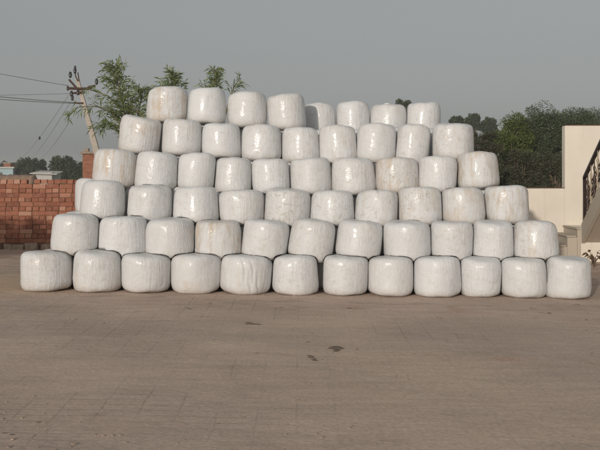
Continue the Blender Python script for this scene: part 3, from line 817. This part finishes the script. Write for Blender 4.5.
# ------------------------------------------------------------------ power pole and lines
def build_pole():
    d = 45.0; s = d / F
    top = P(77.3, 79, d); bot = P(110.5, 203, d)
    root = empty('power_pole', bot); tag(root, 'leaning concrete power pole with dark crossarms over the brick wall', 'pole')
    T = top - bot
    v = []
    for (p, hw, hd) in ((Vector((0, 0, 0)), .20, .13), (T, .085, .08)):
        for sx, sy in ((-1, -1), (1, -1), (1, 1), (-1, 1)): v.append((p.x + sx * hw, p.y + sy * hd, p.z))
    obj('shaft', v, [(3, 2, 1, 0), (4, 5, 6, 7), (0, 1, 5, 4), (1, 2, 6, 5), (2, 3, 7, 6), (3, 0, 4, 7)], M['pole'], root)
    L = lambda px, py, dd=0: P(px, py, d + dd) - bot
    def arm(name, pts, r=.05): MB().tube(pts, r, 6).build(name, M['iron'], root)
    arm('crossarm', [L(67, 88.2, -.12), L(80, 88.8, -.12), L(91.5, 88.5, -.12)], .075)
    arm('arm_brace', [L(69, 79.5, -.14), L(72.5, 83.5, -.14), L(76.5, 88, -.14)], .055)
    arm('arm_brace', [L(84, 89.5, -.14), L(90, 87, -.14), L(95, 85.5, -.14)], .055)
    arm('lower_bracket', [L(70, 93.5, -.12), L(79, 92.6, -.12), L(84, 92, -.12)], .06)
    arm('cable_clamp', [L(74, 102.8, -.12), L(79.5, 103.2, -.12), L(83, 103, -.12)], .045)
    arm('top_bracket', [L(74.8, 71, -.1), L(75.6, 76, -.1), L(77.6, 81, -.1)], .03)
    arm('top_bracket', [L(77.8, 72.5, -.1), L(78.4, 76, -.1), L(79, 81, -.1)], .03)
    def ins(px, py, k=1.0):
        prof = [(.02, -.17), (.05, -.14), (.085, -.09), (.055, -.06), (.10, -.01), (.06, .03), (.07, .08), (.03, .13)]
        MB().lathe([(r * k, z * k) for r, z in prof], L(px, py, -.13), 10).build('insulator', M['black'], root, True)
    ins(75.0, 70.2, 1.0); ins(75.1, 67.4, .7); ins(70.3, 74.4, 1.05); ins(96.6, 81.2, 1.05)
    ins(71.5, 93.3, 1.0); ins(72.3, 97.5, .95); ins(67.8, 88.0, .8); ins(77.8, 92.3, .9)
build_pole()
def wire(label, a, b, da, db, r, sag=.02, blob=None):
    p0, p1 = P(*a, da), P(*b, db); pts = []
    Ln = (p1 - p0).length
    for k in range(17):
        t = k / 16; q = p0.lerp(p1, t); q.z -= sag * Ln * 4 * t * (1 - t); pts.append(q)
    root = empty('overhead_wire', p0); tag(root, label, 'wire', 'overhead lines at the pole')
    MB().tube([q - p0 for q in pts], r, 5).build('cable', M['wire'], root, True)
    if blob:
        q = P(*blob[0], blob[1]) - p0
        MB().lathe([(.02, -.16), (.08, -.10), (.11, 0), (.08, .10), (.02, .16)], q, 8).build('joint_box', M['black'], root, True)
wire('topmost line running left from the crossarm', (68, 85.5), (-45, 65), 44.9, 43, .015, .006)
wire('thin middle line running left from the lower bracket', (70, 93.5), (-45, 95.5), 44.9, 42, .010, .004)
wire('upper of two close cables leaving left below the bracket', (75, 102.6), (-45, 92), 44.9, 40, .017, .006)
wire('lower of two close cables leaving left below the bracket', (75, 103.4), (-45, 95.4), 44.9, 40, .015, .007)
wire('faint receding line falling left from the lower bracket, outermost', (69, 95), (14, 163), 45.1, 140, .011, .006, ((39.6, 138), 85))
wire('faint receding line falling left from the cable clamp, middle one', (70, 103), (24, 163), 45.1, 140, .011, .006)
wire('faint receding line falling left, nearest the pole', (72, 118), (38, 160), 45.1, 140, .011, .004)

# ------------------------------------------------------------------ far buildings on the left
def far_box(name, label, cat, x0, x1, y0, y1, d, depth, mat, extra=None):
    a = P(x0, y0, d); b = P(x1, y1, d); root = empty(name, ((a.x + b.x) / 2, d, -.3)); tag(root, label, cat)
    hw = (b.x - a.x) / 2; H = a.z + .3
    MB().box(-hw, hw, 0, depth, -.2, H, .02).build('wall', mat, root)
    if extra: extra(root, hw, H, depth)
    return root
def ex_room(root, hw, H, dp):
    MB().box(-hw - .12, hw + .12, -.12, dp + .12, H + .002, H + .14, .02).build('roof_slab', M['stone'], root)
    MB().box(-hw + .05, -hw + .32, .1, .4, H + .142, H + .34, .02).build('roof_block', M['stone'], root)
far_box('brick_room', 'small red brick room with grey roof slab behind the third-row bale', 'building', 82.5, 128, 154, 199, 52, 3.2, M['brickfar'], ex_room)
def ex_shed(root, hw, H, dp):
    v = [(-hw - .2, -.3, H - .12), (hw + .5, -.3, H - .2), (hw + .2, dp, H + .02), (-hw - .2, dp, H + .10)]
    v += [(x, y, z + .08) for x, y, z in v]
    obj('roof', v, [(3, 2, 1, 0), (4, 5, 6, 7), (0, 1, 5, 4), (1, 2, 6, 5), (2, 3, 7, 6), (3, 0, 4, 7)], M['whitewall'], root)
far_box('long_shed', 'long low pale grey shed with sloping roof over the brick wall', 'building', 33, 52, 172.5, 190, 80, 3, M['whitewall'], ex_shed)
def ex_blue(root, hw, H, dp):
    MB().box(-hw - .2, hw + .2, -.2, dp, H + .002, H + .22, .02).build('roof_slab', M['whitewall'], root)
    for x in (-1.6, .6):
        w_ = MB().box(x - .5, x + .5, -.05, .02, H - 1.3, H - .5, .01).build('window', M['win'], root)
far_box('blue_building', 'pale blue low building at the far left over the brick wall', 'building', -25, 13, 168.5, 190, 118, 7, M['bluewall'], ex_blue)
def ex_tank(root, hw, H, dp):
    MB().box(-hw - .1, hw + .1, -.1, dp + .1, H + .002, H + .18, .02).build('roof_slab', M['stone'], root)
far_box('brick_tower_room', 'tiny red brick room rising above the pale blue building', 'building', 3.5, 10.5, 163.8, 190, 128, 3, M['brickfar'], ex_tank)
def build_earth():
    d = 62; a = P(-6, 174.5, d); b = P(36, 174.5, d)
    root = []
    n = 26; v = []; f = []
    prof = [(-1.2, -.4), (-.8, .55), (-.3, .92), (.4, 1.0), (1.0, .5), (1.4, -.4)]
    H = a.z
    for i in range(n):
        t = i / (n - 1); x = (t - .5) * (b.x - a.x); e = min(1, 9 * t + .7, 9 * (1 - t) + .7)
        for (y, z) in prof: v.append((x, y + random.uniform(-.08, .08), (z * H if z > 0 else z) * (e if z > 0 else 1) + random.uniform(-.05, .03)))
    m = len(prof)
    for i in range(n - 1):
        for k in range(m - 1): f.append((i * m + k, (i + 1) * m + k, (i + 1) * m + k + 1, i * m + k + 1))
    f.append(tuple(range(m))); f.append(tuple((n - 1) * m + k for k in range(m))[::-1])
    o = obj('earth_bank', v, f, M['earth'], None, True); o.location = ((a.x + b.x) / 2, d, 0)
    tag(o, 'long brown earth bank between the brick wall and the far trees', 'bank')
build_earth()

# ------------------------------------------------------------------ withered plant by the stairs, added shadow-casting shrub off the left edge
def dry_plant():
    b = P(594, 262, 14.1); b.z = ground_z(b.x); g = np.random.default_rng(5)
    root = empty('withered_plant', b); tag(root, 'withered brown plant standing below the staircase at the right edge', 'plant')
    m = MB(); cs = []; ax = []
    for k in range(7):
        a = g.uniform(0, 6.28); tip = Vector((.13 * math.cos(a), .09 * math.sin(a), g.uniform(.17, .27)))
        m.tube([(0, 0, 0), (tip.x * .3, tip.y * .3, tip.z * .6), tip], [.008, .006, .003], 5)
        for q in range(7):
            t = g.uniform(.55, 1); cs.append(tuple(tip * t + Vector((0, 0, .03)))); ax.append((math.cos(a) + g.normal() * .6, math.sin(a) + g.normal() * .6, g.normal() * .35))
    m.build('stem', M['bark'], root)
    n = len(cs); ln = g.uniform(.05, .11, n)
    leaves_mesh('leaves', np.array(cs), np.array(ax), g.normal(size=(n, 3)) + np.array([0, 0, 1]), ln, ln * .5, M['dry'], root, .3)
dry_plant()
bushy_tree('shadow_shrub', 'unseen shrub added outside the left edge to shade the brick wall', -104, 180, 13.2, 48, M['leaf_dark'], 9000, .07, 'unseen shrub added for its shadow', 'shrub', base_z=.06, squat=.95, clumps=40, seed=31, trunk_r=.03)  # out of view, added only to shade the wall's lower left

# ------------------------------------------------------------------ litter on the yard
def lumps(name, spots, mat, label, flat=.35):
    m = MB()
    for (x, y, r, k) in spots:
        n = 6; z0 = ground_z(x) - .003; ph = random.uniform(0, 6)
        ring = lambda rr, zz: [(x + rr * k * math.cos(ph + a * 2 * math.pi / n) * random.uniform(.7, 1.2), y + rr * math.sin(ph + a * 2 * math.pi / n) * random.uniform(.7, 1.2), z0 + zz * random.uniform(.8, 1.2)) for a in range(n)]
        v = ring(r, 0) + ring(r * .75, r * flat * .8) + [(x, y, z0 + r * flat * 1.15)]
        f = [(i, (i + 1) % n, n + (i + 1) % n, n + i) for i in range(n)] + [(n + i, n + (i + 1) % n, 2 * n) for i in range(n)]
        m.add(v, f)
    return tag(m.build(name, mat, None, False), label, 'debris', kind='stuff')
def gpt(px, py):
    d = F * EYE / (py - HORIZON); x = (px - 300) * d / F
    for _ in range(3):
        d = F * (EYE - ground_z(x)) / (py - HORIZON); x = (px - 300) * d / F
    return x, d
cl = []
for (px, py, wpx) in [(243, 348.3, 7), (243.5, 352, 7), (254, 352.7, 9), (263, 351, 7), (252, 323.4, 18), (228, 330.2, 8), (310, 356.2, 12), (316, 359, 12), (340, 348, 22), (339, 349.5, 12), (284, 362.5, 7),
                      (308, 340.5, 4), (278, 308, 10), (188, 309, 14), (210, 304, 8), (533, 308.5, 10), (577, 305, 10), (586, 319.3, 6), (586, 330.6, 7), (542, 313, 7), (64.5, 323.5, 4), (105, 322, 4),
                      (36, 399, 4), (40, 421, 4), (4, 433, 5), (12, 434, 5), (148, 391, 4), (178, 426, 4), (551, 394, 5), (526, 429, 7), (564, 429, 6), (196, 404, 3), (552, 313.5, 9), (350, 308, 12), (440, 318, 7), (120, 352, 4)]:
    x, d = gpt(px, py); w_ = wpx * d / F / 2
    for q in range(3 if wpx > 6 else 1):
        cl.append((x + random.uniform(-.7, .7) * w_ * (1 if wpx > 6 else 0), d + random.uniform(-.05, .05), max(.010, w_ * random.uniform(.28, .48)), random.uniform(1.1, 1.9)))
lumps('soil_clods', cl, M['clod'], 'small dark flat clods scattered on the brick yard', .22)
pb = []
for k in range(700):
    py = HORIZON + 120 + 165 * random.random() ** .8; x, d = gpt(random.uniform(-40, 640), py)
    if d > 10.2: continue
    pb.append((x, d, random.choice((.003, .004, .005, .006, .008, .011)) * random.uniform(.7, 1.3), random.uniform(.9, 1.4)))
for k in range(420):                     # crumbs gathered along the foot of the pile
    x = random.uniform(-3.6, 3.9); pb.append((x, 10.38 + random.gauss(0, .10), random.uniform(.004, .016), random.uniform(.9, 1.5)))
lumps('grit', pb, M['pebble'], 'fine grit and crumbs of soil strewn over the yard', .55)
# ------------------------------------------------------------------ evening haze
def haze():
    m = bpy.data.materials.new('haze_air'); m.use_nodes = True; t = m.node_tree; t.nodes.clear()
    o = t.nodes.new('ShaderNodeOutputMaterial'); v = t.nodes.new('ShaderNodeVolumePrincipled')
    v.inputs['Color'].default_value = (0.93, 0.93, 0.92, 1); v.inputs['Density'].default_value = 0.0012; v.inputs['Anisotropy'].default_value = 0.0
    t.links.new(v.outputs[0], o.inputs['Volume'])
    h = MB().box(-480, 480, -120, 700, -1.6, 9.0).build('haze', m)
    tag(h, 'thin grey evening haze over the fields and yard', 'haze', kind='stuff')
haze()
